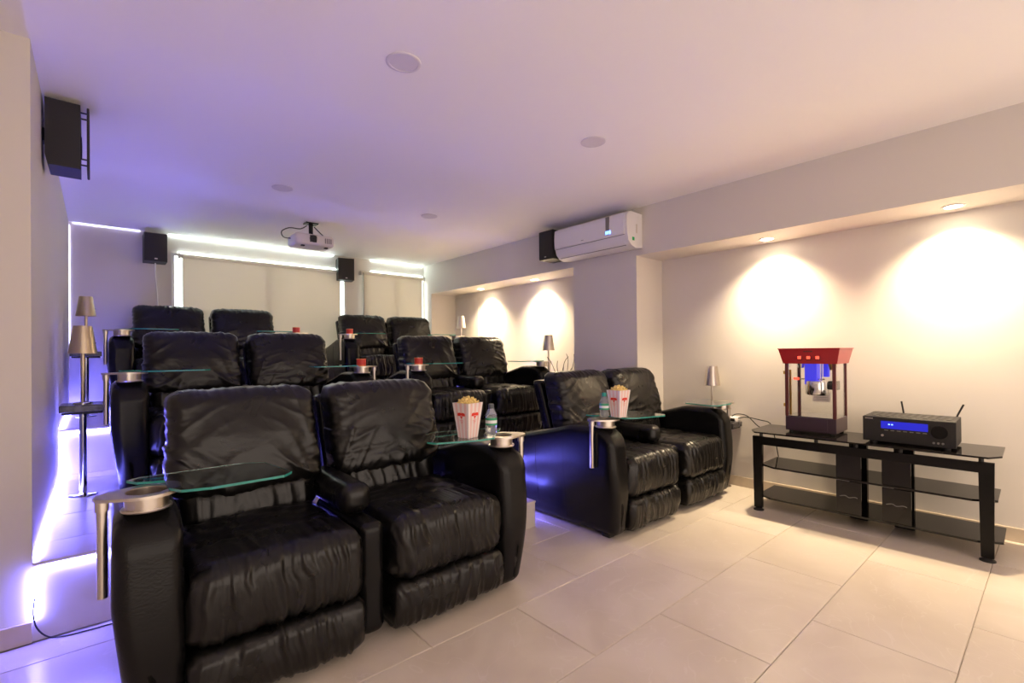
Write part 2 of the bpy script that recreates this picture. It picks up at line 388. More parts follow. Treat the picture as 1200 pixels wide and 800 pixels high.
# ------------------------------------------------------------------ loveseats
AW, SW, MW = .180, .56, .125
HWID = AW+SW+MW/2           # half width .7875
def make_loveseat():
    t = thing('loveseat', (0, 0, 0), 0, 'x', 'loveseat', 'black leather loveseats')
    L = M['leather']; SD = M['lside']
    # arms: rounded front roll, top falling to the rear, outer face drawn in towards the floor
    for sg in (-1, 1):
        def top(y): return .685-.02*max(0, (y-.3)/.3 if y < .6 else 1)-.12*max(0, (y-.35)/.58)
        def dfm(p, sg=sg):
            y = p.y+.47; z = (p.z+.33)/.66            # y from the front, z 0..1
            T = top(y)
            if y < .14: T -= .085*(1-y/.14)**2
            zz = .02+z*(T-.02)
            x = p.x*(1+.035*math.sin(math.pi*min(1, zz/.62)))
            if p.x*sg > 0: x -= sg*.045*max(0, 1-zz/.42)
            yy = y-.018*math.sin(math.pi*min(1, zz/.55))*(1-min(1, y/.2))+.02*max(0, 1-zz/.3)*(1-min(1, y/.3))
            return (x, yy-.47, zz)
        a = rbox('arm', (sg*(HWID-AW/2), .475, 0), (AW/2-.004, .47, .33), .048, (4, 24, 14), SD, t, dfm, lambda p, n: .0016*nz(p.x*9, p.y*6, p.z*7))
        # stitched seams on the outer side panel
        for ys in (.40, .66):
            def xo(z): return sg*(HWID-AW/2+(AW/2-.004)*(1+.035*math.sin(math.pi*min(1, z/.62)))-.045*max(0, 1-z/.42)-.0012)
            zt = top(ys)-.075
            MB().tube([(xo(z), ys, z) for z in [.07+(zt-.07)*i/8 for i in range(9)]], .0032, 6, sub=2).build('seam', SD, a, True)
        MB().box(sg*.70-.03, sg*.70+.03, .08, .14, 0, .035, c=.006).build('foot', M['blackplastic'], t)
        MB().box(sg*.70-.03, sg*.70+.03, .82, .88, 0, .035, c=.006).build('foot', M['blackplastic'], t)
    MB().box(-HWID+AW-.02, HWID-AW+.02, .16, .91, .035, .30, c=.02).build('base_frame', SD, t, True)
    # middle divider and padded console
    rbox('divider_panel', (0, .32, .255), (MW/2-.012, .27, .22), .035, (3, 10, 10), SD, t)
    rbox('console_pad', (0, .44, .535), (.064, .25, .066), .052, (4, 16, 4), L, t, lambda p: (p.x*(1+.08*math.cos(p.y*5)), p.y, p.z), lambda p, n: .003*nz(p.x*20, p.y*14, p.z*20))
    for sg in (-1, 1):
        cx = sg*(MW/2+SW/2); sd = sg*3.1
        def pleat(amp, fx, seed):
            def f(p, n):
                xw = p.x+.045*nz(p.z*5, p.x*3, seed)+.012*nz(p.z*16, p.x*9, seed+5)
                e = .55+.45*min(1, abs(p.z)/.09)
                if n.z > .5: e *= .5
                a = ridge(xw*fx, p.z*1.7+p.y*1.7, seed)-.35
                b = ridge(xw*fx*1.9+3, p.z*3.0, seed+9)-.35
                c = ridge(xw*fx*.5, p.z*1.2, seed+4)-.35
                return amp*e*(.55*a+.35*b+.6*c)
            return f
        # seat pad
        rbox('seat_cushion', (cx, .42, .375), (SW/2-.006, .25, .10), .05, (26, 22, 3), L, t,
             lambda p: (p.x, p.y, p.z+(.022*math.cos(p.x*5.2)*math.cos(p.y*5.5) if p.z > 0 else 0)),
             lambda p, n, sd=sd: (0.010*(ridge(p.x*9+.5*nz(p.y*6, p.x*4, sd), p.y*13, sd)-.3)+.003*nz(p.x*12, p.y*26, sd)) if n.z > .3 else 0)
        # upper front pad, rolling over the seat edge
        def d1(p):
            s_ = 1+.03*math.cos(p.z*9)
            y = p.y*(1.0) - (.016*math.cos(p.z*11) if p.y < 0 else 0)
            return (p.x, y, p.z+.012*math.cos(p.x*5.5)*(1 if p.z > 0 else 0))
        rbox('footrest_pad', (cx, .135, .352), (SW/2+.002, .140, .128), .060, (92, 10, 18), L, t, d1, pleat(.019, 19, sd), na=6)
        rbox('footrest_pad', (cx, .095, .128), (SW/2, .105, .097), .038, (92, 6, 16), L, t, lambda p: (p.x, p.y-(.014*math.cos(p.z*13) if p.y < 0 else 0)+.015*max(0, -p.z/.096)*(1 if p.y < 0 else 0), p.z), pleat(.018, 18, sd+20), na=5)
        # back: rear shell, main cushion and lumbar roll, leaning back
        tilt = .27
        def lean(p, y0, z0, k=tilt):
            return (p.x, p.y+(p.z)*k, p.z)
        sx = sg*.318
        rbox('back_shell', (sx, .775, .66), (.28, .045, .275), .03, (10, 3, 12), SD, t, lambda p: lean(p, 0, 0, .33), lambda p, n: .002*nz(p.x*8, p.y*8, p.z*8))
        def dback(p):
            puff = math.cos(p.x/.29*1.25)*math.cos(p.z/.225*1.2)
            y = p.y-(.045*puff if p.y < 0 else 0)
            x = p.x*(1-.025*(p.z/.225)**2 + .02*(p.z < 0))
            z = p.z-.010*(p.x/.29)**2*(1 if p.z > 0 else .3)
            return (x, y+z*tilt, z)
        def wback(p, n, sd=sd):
            if n.y > .4: return 0
            ax = abs(p.x); s_ = 1 if p.x > 0 else -1
            # folds that fan up from the lower outer corner, sagging creases low down, short pleats along the piped edge
            ox = p.x*sg
            r_ = math.hypot(ox+.34, p.z+.42); th = math.atan2(p.z+.42, ox+.34)
            fan = ridge(th*7.5+.35*nz(p.x*5, p.z*5, sd), r_*1.6, sd+3)-.35
            w1 = min(1, max(0, (ax-.03)/.18))*(.6+.4*(p.z < 0))
            u = p.x*.45*s_+p.z*.9
            fold = ridge(u*11+.7*nz(p.x*4, p.z*4, sd+1), (p.x*.9*s_-p.z*.45)*2, sd+13)-.35
            edge = max(abs(p.z)/.218, ax/.29); ew = max(0, (edge-.62)/.38)
            pl = ridge((p.x if abs(p.z)/.218 > ax/.29 else p.z)*26, edge*2.0, sd+7)-.3
            low = ridge(p.x*3+.5*nz(p.x*5, p.z*5, sd), p.z*15, sd+11)-.35
            return .010*fan*w1+.012*fold*w1*(1-.5*ew)+.006*pl*ew+.012*low*max(0, -p.z/.2)+.007*nz(p.x*5, p.z*5, sd)
        rbox('back_cushion', (sx+sg*.008, .655, .785), (.292, .085, .218), .055, (64, 5, 50), L, t, dback, wback, na=5)
        rbox('lumbar_cushion', (sx, .60, .53), (.26, .08, .085), .055, (40, 4, 8), L, t, lambda p: (p.x, p.y+p.z*.2-(.015*math.cos(p.x*5) if p.y < 0 else 0), p.z),
             lambda p, n, sd=sd: 0.009*(ridge(p.x*15+.3*nz(p.z*9, p.x*4, sd), p.z*3, sd+2)-.3))
    return t
love0 = make_loveseat()
LOVE = {}
for key, cx, fy, z, rot, lab in (
    ('s1', .828, 1.745, 0, 0, 'black leather reclining loveseat on the floor, across the aisle from the popcorn machine'),
    ('s2', 3.10, 1.75, 0, 0, 'black leather reclining loveseat on the floor next to the media stand'),
    ('r2l', .858, 3.50, P1, 0, 'black leather reclining loveseat on the middle tier beside the strip-lit wall'),
    ('r2r', 2.815, 3.52, P1, -2.0, 'black leather reclining loveseat on the middle tier beside the lit niche'),
    ('r3l', .874, 5.17, P2, 0, 'black leather reclining loveseat on the top tier in front of the broad blind'),
    ('r3r', 2.885, 5.19, P2, -1.0, 'black leather reclining loveseat on the top tier in front of the slim blind')):
    o = love0 if key == 's1' else copy_tree(love0)
    o.location = (cx, fy, z); o.rotation_euler = (0, 0, math.radians(rot)); o['label'] = lab
    LOVE[key] = o

# ------------------------------------------------------------------ swivel trays on the arms (parts of the loveseats)
def make_tray(sg):
    """origin: on the arm top under the cup ring; the post stands on the outer side sg, the glass swings inwards"""
    m = M['chrome']; plate = MB()
    plate.cyl(.013, -.24, .047, sg*.106, 0); plate.cyl(.017, .015, .047, sg*.106, 0)
    n = 40; ri = .055; ang = [2*math.pi*k/n for k in range(n)]
    def ro(a): return .088+.040*max(0, math.cos(a)*sg)**6
    vs = []; fs = []
    for z in (.047, .056):
        for a in ang: vs.append((ro(a)*math.cos(a), ro(a)*math.sin(a), z))
        for a in ang: vs.append((ri*math.cos(a), ri*math.sin(a), z))
    for k in range(n):
        j = (k+1) % n
        fs += [(k, j, n+j, n+k), (2*n+k, 3*n+k, 3*n+j, 2*n+j), (k, 2*n+k, 2*n+j, j), (n+k, n+j, 3*n+j, 3*n+k)]
    plate.add(vs, fs)
    t = plate.build('swivel_tray', m, None, True); t['label'] = 'brushed metal swivel tray post with cup ring'
    c = MB().lathe([(.056, .054), (.053, .054), (.052, .004), (.0001, .004), (.0001, .0), (.056, 0), (.057, .05)], n=28, cap=False)
    c.lathe([(.064, .001), (.066, .005), (.064, .009), (.056, .009)], n=28, cap=False).build('cup_holder', m, t, True)
    def gp(x, y): return (-sg*x, y)
    gl = [gp(.05, -.06), gp(.075, -.115), gp(.15, -.14), gp(.36, -.14), gp(.395, -.10), gp(.36, .12), gp(.30, .16), gp(-.01, .165), gp(-.045, .14), gp(-.02, .09), gp(.05, .06)]
    g = MB().prism(gl if sg < 0 else gl[::-1], .058, .066); g.mi = [0, 0]+[1]*(len(g.f)-2)
    g.build('glass_top', [M['glass'], M['gedge']], t)
    return t
trays = {-1: make_tray(-1), 1: make_tray(1)}
used = set()
ARMZ = .678
TP = {}
def place_tray(key, side, rot=0, y=.115):
    lv = LOVE[key]
    t = trays[side] if side not in used else copy_tree(trays[side]); used.add(side)
    t.parent = lv; t.location = (side*(HWID-AW/2), y, ARMZ); t.rotation_euler = (0, 0, math.radians(rot))
    mw = Matrix.Translation(lv.location) @ Matrix.Rotation(lv.rotation_euler.z, 4, 'Z')
    TP[key+('l' if side < 0 else 'r')] = mw @ Vector(t.location)
for key, ra, rb, yb in (('s1', 0, -20, .115), ('s2', -14, 0, .05), ('r2l', 0, 0, .115), ('r2r', 0, 0, .09), ('r3l', 0, 0, .115), ('r3r', 0, 0, .09)):
    place_tray(key, -1, ra); place_tray(key, 1, rb, yb)

# cups in the tray rings
def make_cup():
    t = thing('paper_cup', (0, 0, 0), 0, 'x', 'cup', 'red cups in the trays')
    MB().lathe([(.033, 0), (.036, .075), (.036, .105), (.033, .105), (.031, .01), (.0001, .008)], n=20).build('cup_body', M['cupred'], t, True)
    MB().lathe([(.0366, .03), (.0372, .06)], n=20, cap=False).build('orange_band', M['cupor'], t, True)
    MB().lathe([(.0375, .104), (.0375, .109), (.034, .110)], n=20, cap=False).build('rim', M['cupor'], t, True)
    return t
cup0 = make_cup(); first = True
for k, lab in (('r2lr', 'small red and orange cup on the middle tier beside the strip-lit wall'), ('r2rl', 'small red and orange cup on the middle tier beside the lit niche'), ('r3lr', 'small red and orange cup in front of the broad blind'), ('r3rl', 'small red and orange cup in front of the slim blind')):
    c = cup0 if first else copy_tree(cup0); first = False
    c.location = TP[k]+Vector((0, 0, .0045)); c['label'] = lab

# popcorn boxes
def make_popbox():
    t = thing('popcorn_box', (0, 0, 0), 0, 'x', 'popcorn box', 'striped popcorn boxes')
    b = MB(); a0, a1, h, ns = .040, .062, .20, 7
    for q in range(4):
        ca, sa = math.cos(q*math.pi/2), math.sin(q*math.pi/2)
        for i in range(ns):
            def P(s, a, z, inn=0): x = -a+2*a*s; y = -a+inn; return (x*ca-y*sa, x*sa+y*ca, z)
            s0, s1 = i/ns, (i+1)/ns
            b.add([P(s0, a0, 0), P(s1, a0, 0), P(s1, a1, h), P(s0, a1, h)], [(0, 1, 2, 3)], i % 2)
            b.add([P(s0, a0, 0.003, .002), P(s1, a0, .003, .002), P(s1, a1, h, .002), P(s0, a1, h, .002)], [(3, 2, 1, 0)], 0)
    b.add([(-a0, -a0, 0), (a0, -a0, 0), (a0, a0, 0), (-a0, a0, 0)], [(3, 2, 1, 0)], 0)
    me = bpy.data.meshes.new('carton'); me.from_pydata(b.v, [], b.f); me.materials.append(M['paperwhite']); me.materials.append(M['paperpink']); me.polygons.foreach_set('material_index', b.mi)
    link(bpy.data.objects.new('carton', me), t)
    # red emblem printed on every face: a lettering band with a starburst under it
    for q in range(4):
        e = MB(); tl = math.atan2(a1-a0, h)
        def place(x, z, off=.0012):
            a = a0+(a1-a0)*z/h; ca, sa = math.cos(q*math.pi/2), math.sin(q*math.pi/2); y = -a-off
            return (x*ca-y*sa, x*sa+y*ca, z)
        shp = [(-.030, .128), (-.018, .126), (0, .130), (.018, .126), (.030, .128), (.027, .143), (.012, .146), (0, .143), (-.012, .146), (-.027, .143)]
        e.add([place(*p) for p in shp], [tuple(range(len(shp)))])
        shp = [(-.012, .126), (-.004, .116), (0, .108), (.004, .116), (.012, .126)]
        e.add([place(*p) for p in shp], [tuple(range(5))])
        for k in range(3):
            w = .016-.004*k; z = .102-.007*k
            e.add([place(-w, z), place(w, z), place(w, z-.0015), place(-w, z-.0015)], [(0, 1, 2, 3)])
        me = bpy.data.meshes.new('emblem'); me.from_pydata(e.v, [], e.f); me.materials.append(M['ink']); link(bpy.data.objects.new('emblem', me), t)
    k = MB(); rnd = random.Random(3)
    MBfill = [(-.055, -.055, .185), (.055, -.055, .185), (.055, .055, .185), (-.055, .055, .185)]
    k.add(MBfill, [(0, 1, 2, 3)])
    bm = bmesh.new(); bmesh.ops.create_icosphere(bm, subdivisions=1, radius=1); bm.verts.index_update()
    iv = [v.co.copy() for v in bm.verts]; iff = [[v.index for v in f.verts] for f in bm.faces]; bm.free()
    for i in range(90):
        x, y = rnd.uniform(-.052, .052), rnd.uniform(-.052, .052)
        z = .19+max(0, .040*(1-(x*x+y*y)/.0040))*rnd.uniform(.5, 1)
        for j in range(3):
            c = Vector((x+rnd.uniform(-.007, .007), y+rnd.uniform(-.007, .007), z+rnd.uniform(-.005, .006))); r = rnd.uniform(.005, .0085)
            k.add([c+v*r*(1+.25*nz(v.x*2+i, v.y*2, v.z*2+j)) for v in iv], iff)
    tag(k.build('popcorn', M['corn'], t, True), kind='stuff')
    return t
pb0 = make_popbox(); pb0.scale = (.83, .83, .83); pb0.location = (1.345, 1.875, TP['s1r'].z+.0665); pb0.rotation_euler.z = math.radians(12); pb0['label'] = 'striped popcorn box beside the dark-capped water bottle'
pb1 = copy_tree(pb0); pb1.location = (2.435, 1.80, TP['s2l'].z+.0665); pb1.rotation_euler.z = math.radians(-2); pb1['label'] = 'striped popcorn box beside the green-capped water bottle'

# bottles
def bottle(loc, cap, label, body_label):
    t = thing('water_bottle', loc, 0, label, 'bottle', 'water bottles'); t.scale = (.93, .93, .93)
    MB().lathe([(.0001, 0), (.026, 0), (.030, .006), (.0305, .03), (.0285, .036), (.0305, .042), (.0305, .095), (.027, .11), (.017, .132), (.0125, .138), (.0125, .148), (.0001, .148)], n=24, cap=False).build('bottle_body', M['water'], t, True)
    MB().lathe([(.0312, .05), (.0312, .088)], n=24, cap=False).build('label_band', body_label, t, True)
    MB().lathe([(.0314, .060), (.0314, .076)], n=24, cap=False).build('label_stripe', M['labelw'], t, True)
    MB().lathe([(.0145, .141), (.0148, .158), (.013, .161), (.0001, .161)], n=20, cap=False).build('cap', cap, t, True)
    MB().lathe([(.0150, .137), (.0155, .140), (.0150, .142)], n=20, cap=False).build('neck_ring', cap, t, True)
bottle((1.478, 1.862, TP['s1r'].z+.0665), M['capd'], 'small clear water bottle with dark cap and green label', M['label'])
bottle((2.37, 1.86, TP['s2l'].z+.0665), M['capg'], 'small clear water bottle with green cap', M['label'])

# ------------------------------------------------------------------ pedestal tables with metal lamps
def make_ped():
    t = thing('pedestal_table', (0, 0, 0), 0, 'x', 'side table', 'slim pedestal tables')
    MB().lathe([(.0001, .010), (.060, .008), (.068, .004), (.068, 0), (.0001, 0)], n=32, cap=False).build('base_disc', M['steel'], t, True)
    MB().cyl(.017, .006, .50, n=20).build('pole', M['steel'], t, True)
    MB().box(-.090, .090, -.115, .115, .495, .508, c=.003).build('underframe', M['blackmetal'], t)
    MB().box(-.100, .100, -.13, .13, .508, .548, c=.004).build('tabletop', M['stone'], t)
    return t
def make_lamp():
    t = thing('table_lamp', (0, 0, 0), 0, 'x', 'lamp', 'small metal table lamps')
    MB().lathe([(.0001, .012), (.040, .010), (.046, .004), (.046, 0), (.0001, 0)], n=28, cap=False).build('lamp_base', M['steel'], t, True)
    MB().cyl(.010, .008, .33, n=16).build('lamp_stem', M['gold'], t, True)
    MB().lathe([(.067, .300), (.044, .466), (.042, .466), (.064, .300)], n=36, cap=False).build('lamp_shade', M['gold'], t, True)
    MB().lathe([(.044, .464), (.0001, .464)], n=36, cap=False).build('shade_cap', M['gold'], t, True)
    MB().box(.055, .061, -.006, .006, .36, .366).build('switch', M['blackplastic'], t)
    return t
ped0, lamp0 = make_ped(), make_lamp(); first = True
for (x, y, z), w in (((-.064, 3.85, P1), 'on the middle tier against the strip-lit wall'), ((-.068, 5.40, P2), 'on the top tier near the wall corner'), ((3.76, 3.66, P1), 'in the far niche on the middle tier'), ((3.82, 5.40, P2), 'in the far niche on the top tier'), ((4.018, 1.90, 0), 'in the near niche by the media stand')):
    p, l = (ped0, lamp0) if first else (copy_tree(ped0), copy_tree(lamp0)); first = False
    p.location = (x, y, z); p.scale.x = .84 if x > 4 else 1; p['label'] = 'slim pedestal side table '+w
    if x > 1:
        for ch in l.children:
            if ch.name.startswith(('lamp_shade', 'shade_cap', 'lamp_stem')): ch.material_slots[0].link = 'OBJECT'; ch.material_slots[0].material = M['chrome']
    l.location = (x-(.04 if 3 < x < 3.9 else 0), y+(.085 if x > 4 else .01), z+.548); l['label'] = 'small brushed metal table lamp '+w

# ------------------------------------------------------------------ wall speakers
def speaker(loc, rz, w, d, h, label, standoff=False):
    """front faces -y before rotation; origin at the wall-side bottom centre"""
    t = thing('wall_speaker', loc, rz, label, 'speaker', 'wall speakers')
    MB().hexa([(-w/2, -d, .05), (w/2, -d, .05), (w/2, 0, .05), (-w/2, 0, .05)], [(-w/2, -d, h), (w/2, -d, h), (w/2, 0, h), (-w/2, 0, h)]).hexa([(-w/2, -d, 0), (w/2, -d, 0), (w/2, -.012, 0), (-w/2, -.012, 0)], [(-w/2, -d, .05), (w/2, -d, .05), (w/2, 0, .05), (-w/2, 0, .05)]).build('cabinet', M['speaker'], t)
    g = .022 if standoff else 0
    MB().box(-w/2+.004, w/2-.004, -d-.012-g, -d-.0015-g, .004, h-.004, c=.004).build('grille', M['grille'], t, True)
    if standoff:
        for z in (.03, .06, h-.06, h-.03): MB().box(-w/2+.02, -w/2+.028, -d-g-.002, -d, z-.003, z+.003).build('grille_peg', M['blackplastic'], t)
        MB().lathe([(.06, -d-.004), (.05, -d-.001)], 0, 0, h*.42, 24, axis='y').build('woofer', M['blackplastic'], t, True)
    MB().box(-.012, .012, -d-.0135-g, -d-.0118-g, .018, .03).build('badge', M['chrome'], t)
    MB().box(-.03, .03, -.001, .012, h*.4, h*.6).build('mount', M['blackmetal'], t)
    return t
speaker((XL+.012, 3.325, 2.09), math.radians(90), .19, .13, .325, 'black wall speaker high on the side wall above the pier', True)
speaker((.455, YB-.012, 2.105), 0, .19, .215, .283, 'black wall speaker with a white cable at the back')
speaker((2.468, YB-.012, 2.10), math.radians(-12), .20, .19, .28, 'black wall speaker between the two blinds')
speaker((XR-.012, 3.43, 2.09), math.radians(-90), .19, .22, .29, 'black wall speaker beside the air conditioner')
tag(MB().tube([(.46, YB-.10, 2.105), (.462, YB-.03, 2.06), (.468, YB-.012, 1.95), (.478, YB-.010, 1.8), (.488, YB-.01, 1.6), (.50, YB-.01, 1.3)], .006, 8).build('speaker_cable', M['cablew'], smooth=True), 'white cable hanging below the back wall speaker', 'cable')

# ------------------------------------------------------------------ air conditioner
t = thing('air_conditioner', (XR-.001, 2.88, 2.06), 0, 'white split air conditioner high on the pier wall', 'air conditioner')
prof = [(0, .31), (-.17, .312), (-.205, .30), (-.222, .27), (-.226, .20), (-.222, .11), (-.205, .055), (-.16, .015), (-.10, 0), (0, .01)]
def extr(pr, y0, y1):
    n = len(pr); b = MB()
    b.add([(x, y0, z) for x, z in pr]+[(x, y1, z) for x, z in pr], [tuple(range(n)), tuple(range(n, 2*n))[::-1]]+[(i, n+i, n+(i+1) % n, (i+1) % n) for i in range(n)]); return b
extr(prof, -.43, .43).build('housing', M['white'], t, True)
extr([(-.2235, .292), (-.228, .27), (-.233, .20), (-.229, .115), (-.222, .108), (-.215, .2)], -.40, .432).build('front_panel', M['white'], t, True)
extr([(-.221, .10), (-.206, .055), (-.172, .022), (-.166, .028), (-.20, .06), (-.212, .1)], -.37, .39).build('louver', M['white'], t, True)
extr([(-.2235, .1075), (-.2235, .1035), (-.215, .1035), (-.215, .1075)], -.40, .42).build('panel_gap', M['grey'], t)
extr([(-.174, .0235), (-.170, .0195), (-.155, .0195), (-.155, .0235)], -.38, .40).build('louver_gap', M['grey'], t)
MB().box(-.2335, -.2295, -.245, -.205, .13, .29).build('display_strip', M['grey'], t)
for k in range(3): MB().box(-.2365, -.2325, -.258+.02*k, -.245+.02*k, .135, .165).build('display_digit', M['bluedigit'], t)
MB().box(-.2325, -.228, .055, .085, .135, .139).build('badge', M['grey'], t)
MB().box(-.15, -.12, -.433, -.4295, .06, .09).build('energy_sticker', M['greenst'], t)
MB().box(-.09, -.075, -.433, -.4295, .13, .21).build('side_vent', M['offwhite'], t)
# small wall hook mark on the pier
tag(MB().lathe([(.010, 0), (.010, -.006), (.004, -.008), (.004, -.02), (.007, -.022), (.0001, -.024)], XR, 2.82, 1.47, 14, axis='x', cap=False).build('wall_hook', M['offwhite'], smooth=True), 'tiny pale hook on the pier wall under the air conditioner', 'hook')

# ------------------------------------------------------------------ projector
t = thing('projector', (1.60, 4.85, HC), 0, 'white ceiling projector with dark mount and looped cables', 'projector')
rbox('projector_body', (0, 0, -.185), (.185, .13, .055), .03, (8, 6, 3), M['offwhite'], t)
MB().lathe([(.036, -.14), (.036, -.128), (.028, -.128), (.024, -.12), (.0001, -.12)], -.02, 0, -.178, 24, axis='y', cap=False).build('lens_ring', M['grey'], t, True)
MB().lathe([(.027, -.131), (.0001, -.134)], -.02, 0, -.178, 24, axis='y', cap=False).build('lens', M['smoke'], t, True)
MB().box(-.052, .012, -.1335, -.127, -.212, -.146, c=.003).build('lens_bezel', M['blackplastic'], t)
for k in range(4): MB().box(.09+.018*k, .10+.018*k, -.1325, -.128, -.21, -.16).build('vent_slat', M['grey'], t)
MB().box(-.06, .06, -.05, .05, -.012, 0, c=.003).cyl(.02, -.12, -.01).box(-.09, .09, -.06, .06, -.138, -.122, c=.003).build('ceiling_mount', M['blackmetal'], t)
MB().tube([(-.18, .02, -.17), (-.25, .01, -.17), (-.27, .0, -.12), (-.2, 0, -.075), (-.10, 0, -.07), (-.04, 0, -.03)], .005, 8).tube([(.03, 0, -.03), (.08, -.01, -.08), (.13, -.01, -.12)], .005, 8).build('cable', M['cable'], t, True)
MB().box(-.12, -.09, -.10, -.07, -.252, -.238).box(.10, .13, -.10, -.07, -.252, -.238).build('foot', M['blackplastic'], t)

# ------------------------------------------------------------------ media stand
t = thing('media_stand', (3.80, .86, 0), math.radians(1.3), 'black metal media stand with smoked glass shelves', 'media stand')
xf, yl, yr = -.205, .615, -.615
bmets = M['blackmetal']
for y in (yl-.03, yr+.03):
    l = MB().hexa([(xf, y-.026, .02), (xf+.03, y-.026, .02), (xf+.03, y+.026, .02), (xf, y+.026, .02)], [(xf, y-.032, .53), (xf+.03, y-.032, .53), (xf+.03, y+.032, .53), (xf, y+.032, .53)]).build('leg', bmets, t)
    MB().lathe([(.034, 0), (.034, .006), (.012, .02), (.012, .028)], xf+.015, y, 0, 20).build('levelling_foot', M['blackplastic'], l, True)
MB().box(xf+.002, xf+.028, yr+.06, yl-.06, .472, .528, c=.002).build('front_beam', bmets, t)
for y in (yl-.05, yr+.05, .22, 0, -.22):
    MB().cyl(.011, .528, .556, xf+.02, y).build('spacer', M['blackplastic'], t)
top = [(xf-.03, yr+.02), (xf+.06, yr-.03), (.205, yr-.03), (.205, yl+.03), (xf+.06, yl+.03), (xf-.03, yl-.02)]
MB().prism(top, .556, .566).build('top_glass', M['smoke'], t)
def shelf(nm, z, x0, x1, y0, y1):
    MB().prism([(x0, y0+.10), (x0+.0, y1-.10), (x0+.06, y1), (x1, y1), (x1, y0), (x0+.06, y0)], z, z+.012).build(nm, M['smoke'], t)
shelf('middle_shelf', .305, xf+.034, .20, yr-.01, yl-.02)
shelf('bottom_shelf', .082, xf+.034, .20, yr-.03, yl-.0)
for y0, y1 in ((-.02, .115), (-.265, -.125)):
    o = MB().box(xf+.04, xf+.052, y0, y1, .09, .30, c=.002).box(xf+.04, xf+.052, y0, y1, .318, .475, c=.002).build('glass_panel', M['smoke'], t)
    MB().tube([(xf+.0385, y1-.02, .20), (xf+.0385, y1-.05, .208), (xf+.0385, y1-.07, .198), (xf+.0385, y1-.10, .206), (xf+.0385, y0+.02, .202)], .0022, 6).build('cord_reflection', M['grey'], o, True)  # reflection of cords in the glossy panel, modelled as a thin grey squiggle
for y in (-.195, .047): MB().box(.08, .12, y-.05, y+.05, 0, .556).build('shelf_support', bmets, t)

# ------------------------------------------------------------------ popcorn machine
t = thing('popcorn_machine', (3.862, 1.148, .5665), math.radians(1.3), 'countertop popcorn machine with flared red crown and glass sides', 'popcorn machine')
hx, hy = .14, .155
for x in (-.11, .11):
    for y in (-.125, .125): MB().cyl(.014, 0, .012, x, y).build('foot', M['blackplastic'], t)
MB().box(-hx, hx, -hy, hy, .012, .112, c=.004).build('base', M['plum'], t)
MB().box(-hx-.004, -hx+.002, -hy+.05, hy-.004, .022, .108, c=.002).build('crumb_drawer', M['plum'], t)
MB().box(-hx+.004, hx-.004, -hy+.004, hy-.004, .112, .116).build('floor_tray', M['steel'], t)
for x, y in ((-1, -1), (-1, 1), (1, -1), (1, 1)):
    MB().box(x*(hx-.009)-.009, x*(hx-.009)+.009, y*(hy-.010)-.010, y*(hy-.010)+.010, .112, .486).build('corner_post', M['maroon'], t)
for nm, bx in (('front_pane', (-hx+.006, -hx+.009, -hy+.02, hy-.02)), ('side_pane', (-hx+.018, hx-.018, -hy+.006, -hy+.009)), ('side_pane', (-hx+.018, hx-.018, hy-.009, hy-.006)), ('rear_pane', (hx-.009, hx-.006, -hy+.02, hy-.02))):
    MB().box(bx[0], bx[1], bx[2], bx[3], .118, .484).build(nm, M['pane'], t)
k = MB(); b0, b1 = (.145, .165), (.172, .187)
k.hexa([(-b0[0], -b0[1], .484), (b0[0], -b0[1], .484), (b0[0], b0[1], .484), (-b0[0], b0[1], .484)], [(-b1[0], -b1[1], .588), (b1[0], -b1[1], .588), (b1[0], b1[1], .588), (-b1[0], b1[1], .588)])
cr = k.build('crown', M['red'], t)
MB().box(-b1[0]-.004, b1[0]+.004, -b1[1]-.004, b1[1]+.004, .586, .592, c=.001).build('crown_lid', M['red'], t)
def cface(z): return -(b0[0]+(b1[0]-b0[0])*(z-.484)/.104)
for y in (.055, 0, -.055):
    z = .527; x = cface(z)
    s_ = MB().box(x-.004, x+.006, y-.016, y+.016, z-.015, z+.015, c=.002).build('switch', M['blackplastic'], t)
    MB().box(x-.0075, x-.003, y-.011, y+.011, z-.010, z+.010, c=.002).build('rocker', M['redlit'], s_)
MB().box(cface(.57)-.0012, cface(.57)+.002, -.028, .028, .566, .573).build('badge', M['maroon'], t)
# kettle hung from the crown
ke = MB().lathe([(.0001, .262), (.066, .262), (.072, .274), (.072, .352), (.068, .360), (.0001, .362)], -.01, -.01, 0, 28, cap=False).build('kettle', M['steel'], t, True)
MB().cyl(.006, .362, .484, -.01, -.04).cyl(.006, .362, .484, -.01, .05).build('kettle_hanger', M['steel'], t, True)
MB().box(-.055, .03, -.02, .055, .335, .484, c=.004).build('drive_housing', M['bluefilm_glow'], t)
MB().box(-.03, .01, -.085, -.055, .39, .484, c=.003).build('drive_housing', M['bluefilm_glow'], t)
MB().lathe([(.005, -.06), (.005, .10)], -.02, 0, .372, 10, axis='y').build('tilt_bar', M['steel'], t, True)
MB().lathe([(.009, .10), (.009, .135)], -.02, 0, .372, 12, axis='y').build('tilt_handle', M['redlit'], t, True)
MB().box(.0, .06, -.13, -.075, .30, .36, c=.003).build('heater_box', M['blackplastic'], t)
MB().lathe([(.02, .45), (.03, .484)], .03, .10, 0, 16).build('lamp_socket', M['steel'], t, True)
MB().lathe([(.016, .44), (.026, .484)], -.05, -.115, 0, 16).build('lamp_socket', M['brass'], t, True)
n_ = MB().box(hx-.012, hx-.0095, -.055, .055, .20, .27).build('notice_label', M['paperwhite'], t)
for i in range(5): MB().box(hx-.0135, hx-.0118, -.045, .045-.012*(i % 2), .208+.012*i, .2105+.012*i).build('notice_line', M['grey'], n_)
for z in (.19, .42): MB().box(-hx-.004, -hx+.012, hy, hy+.010, z-.012, z+.012, c=.002).build('hinge', M['brass'], t)
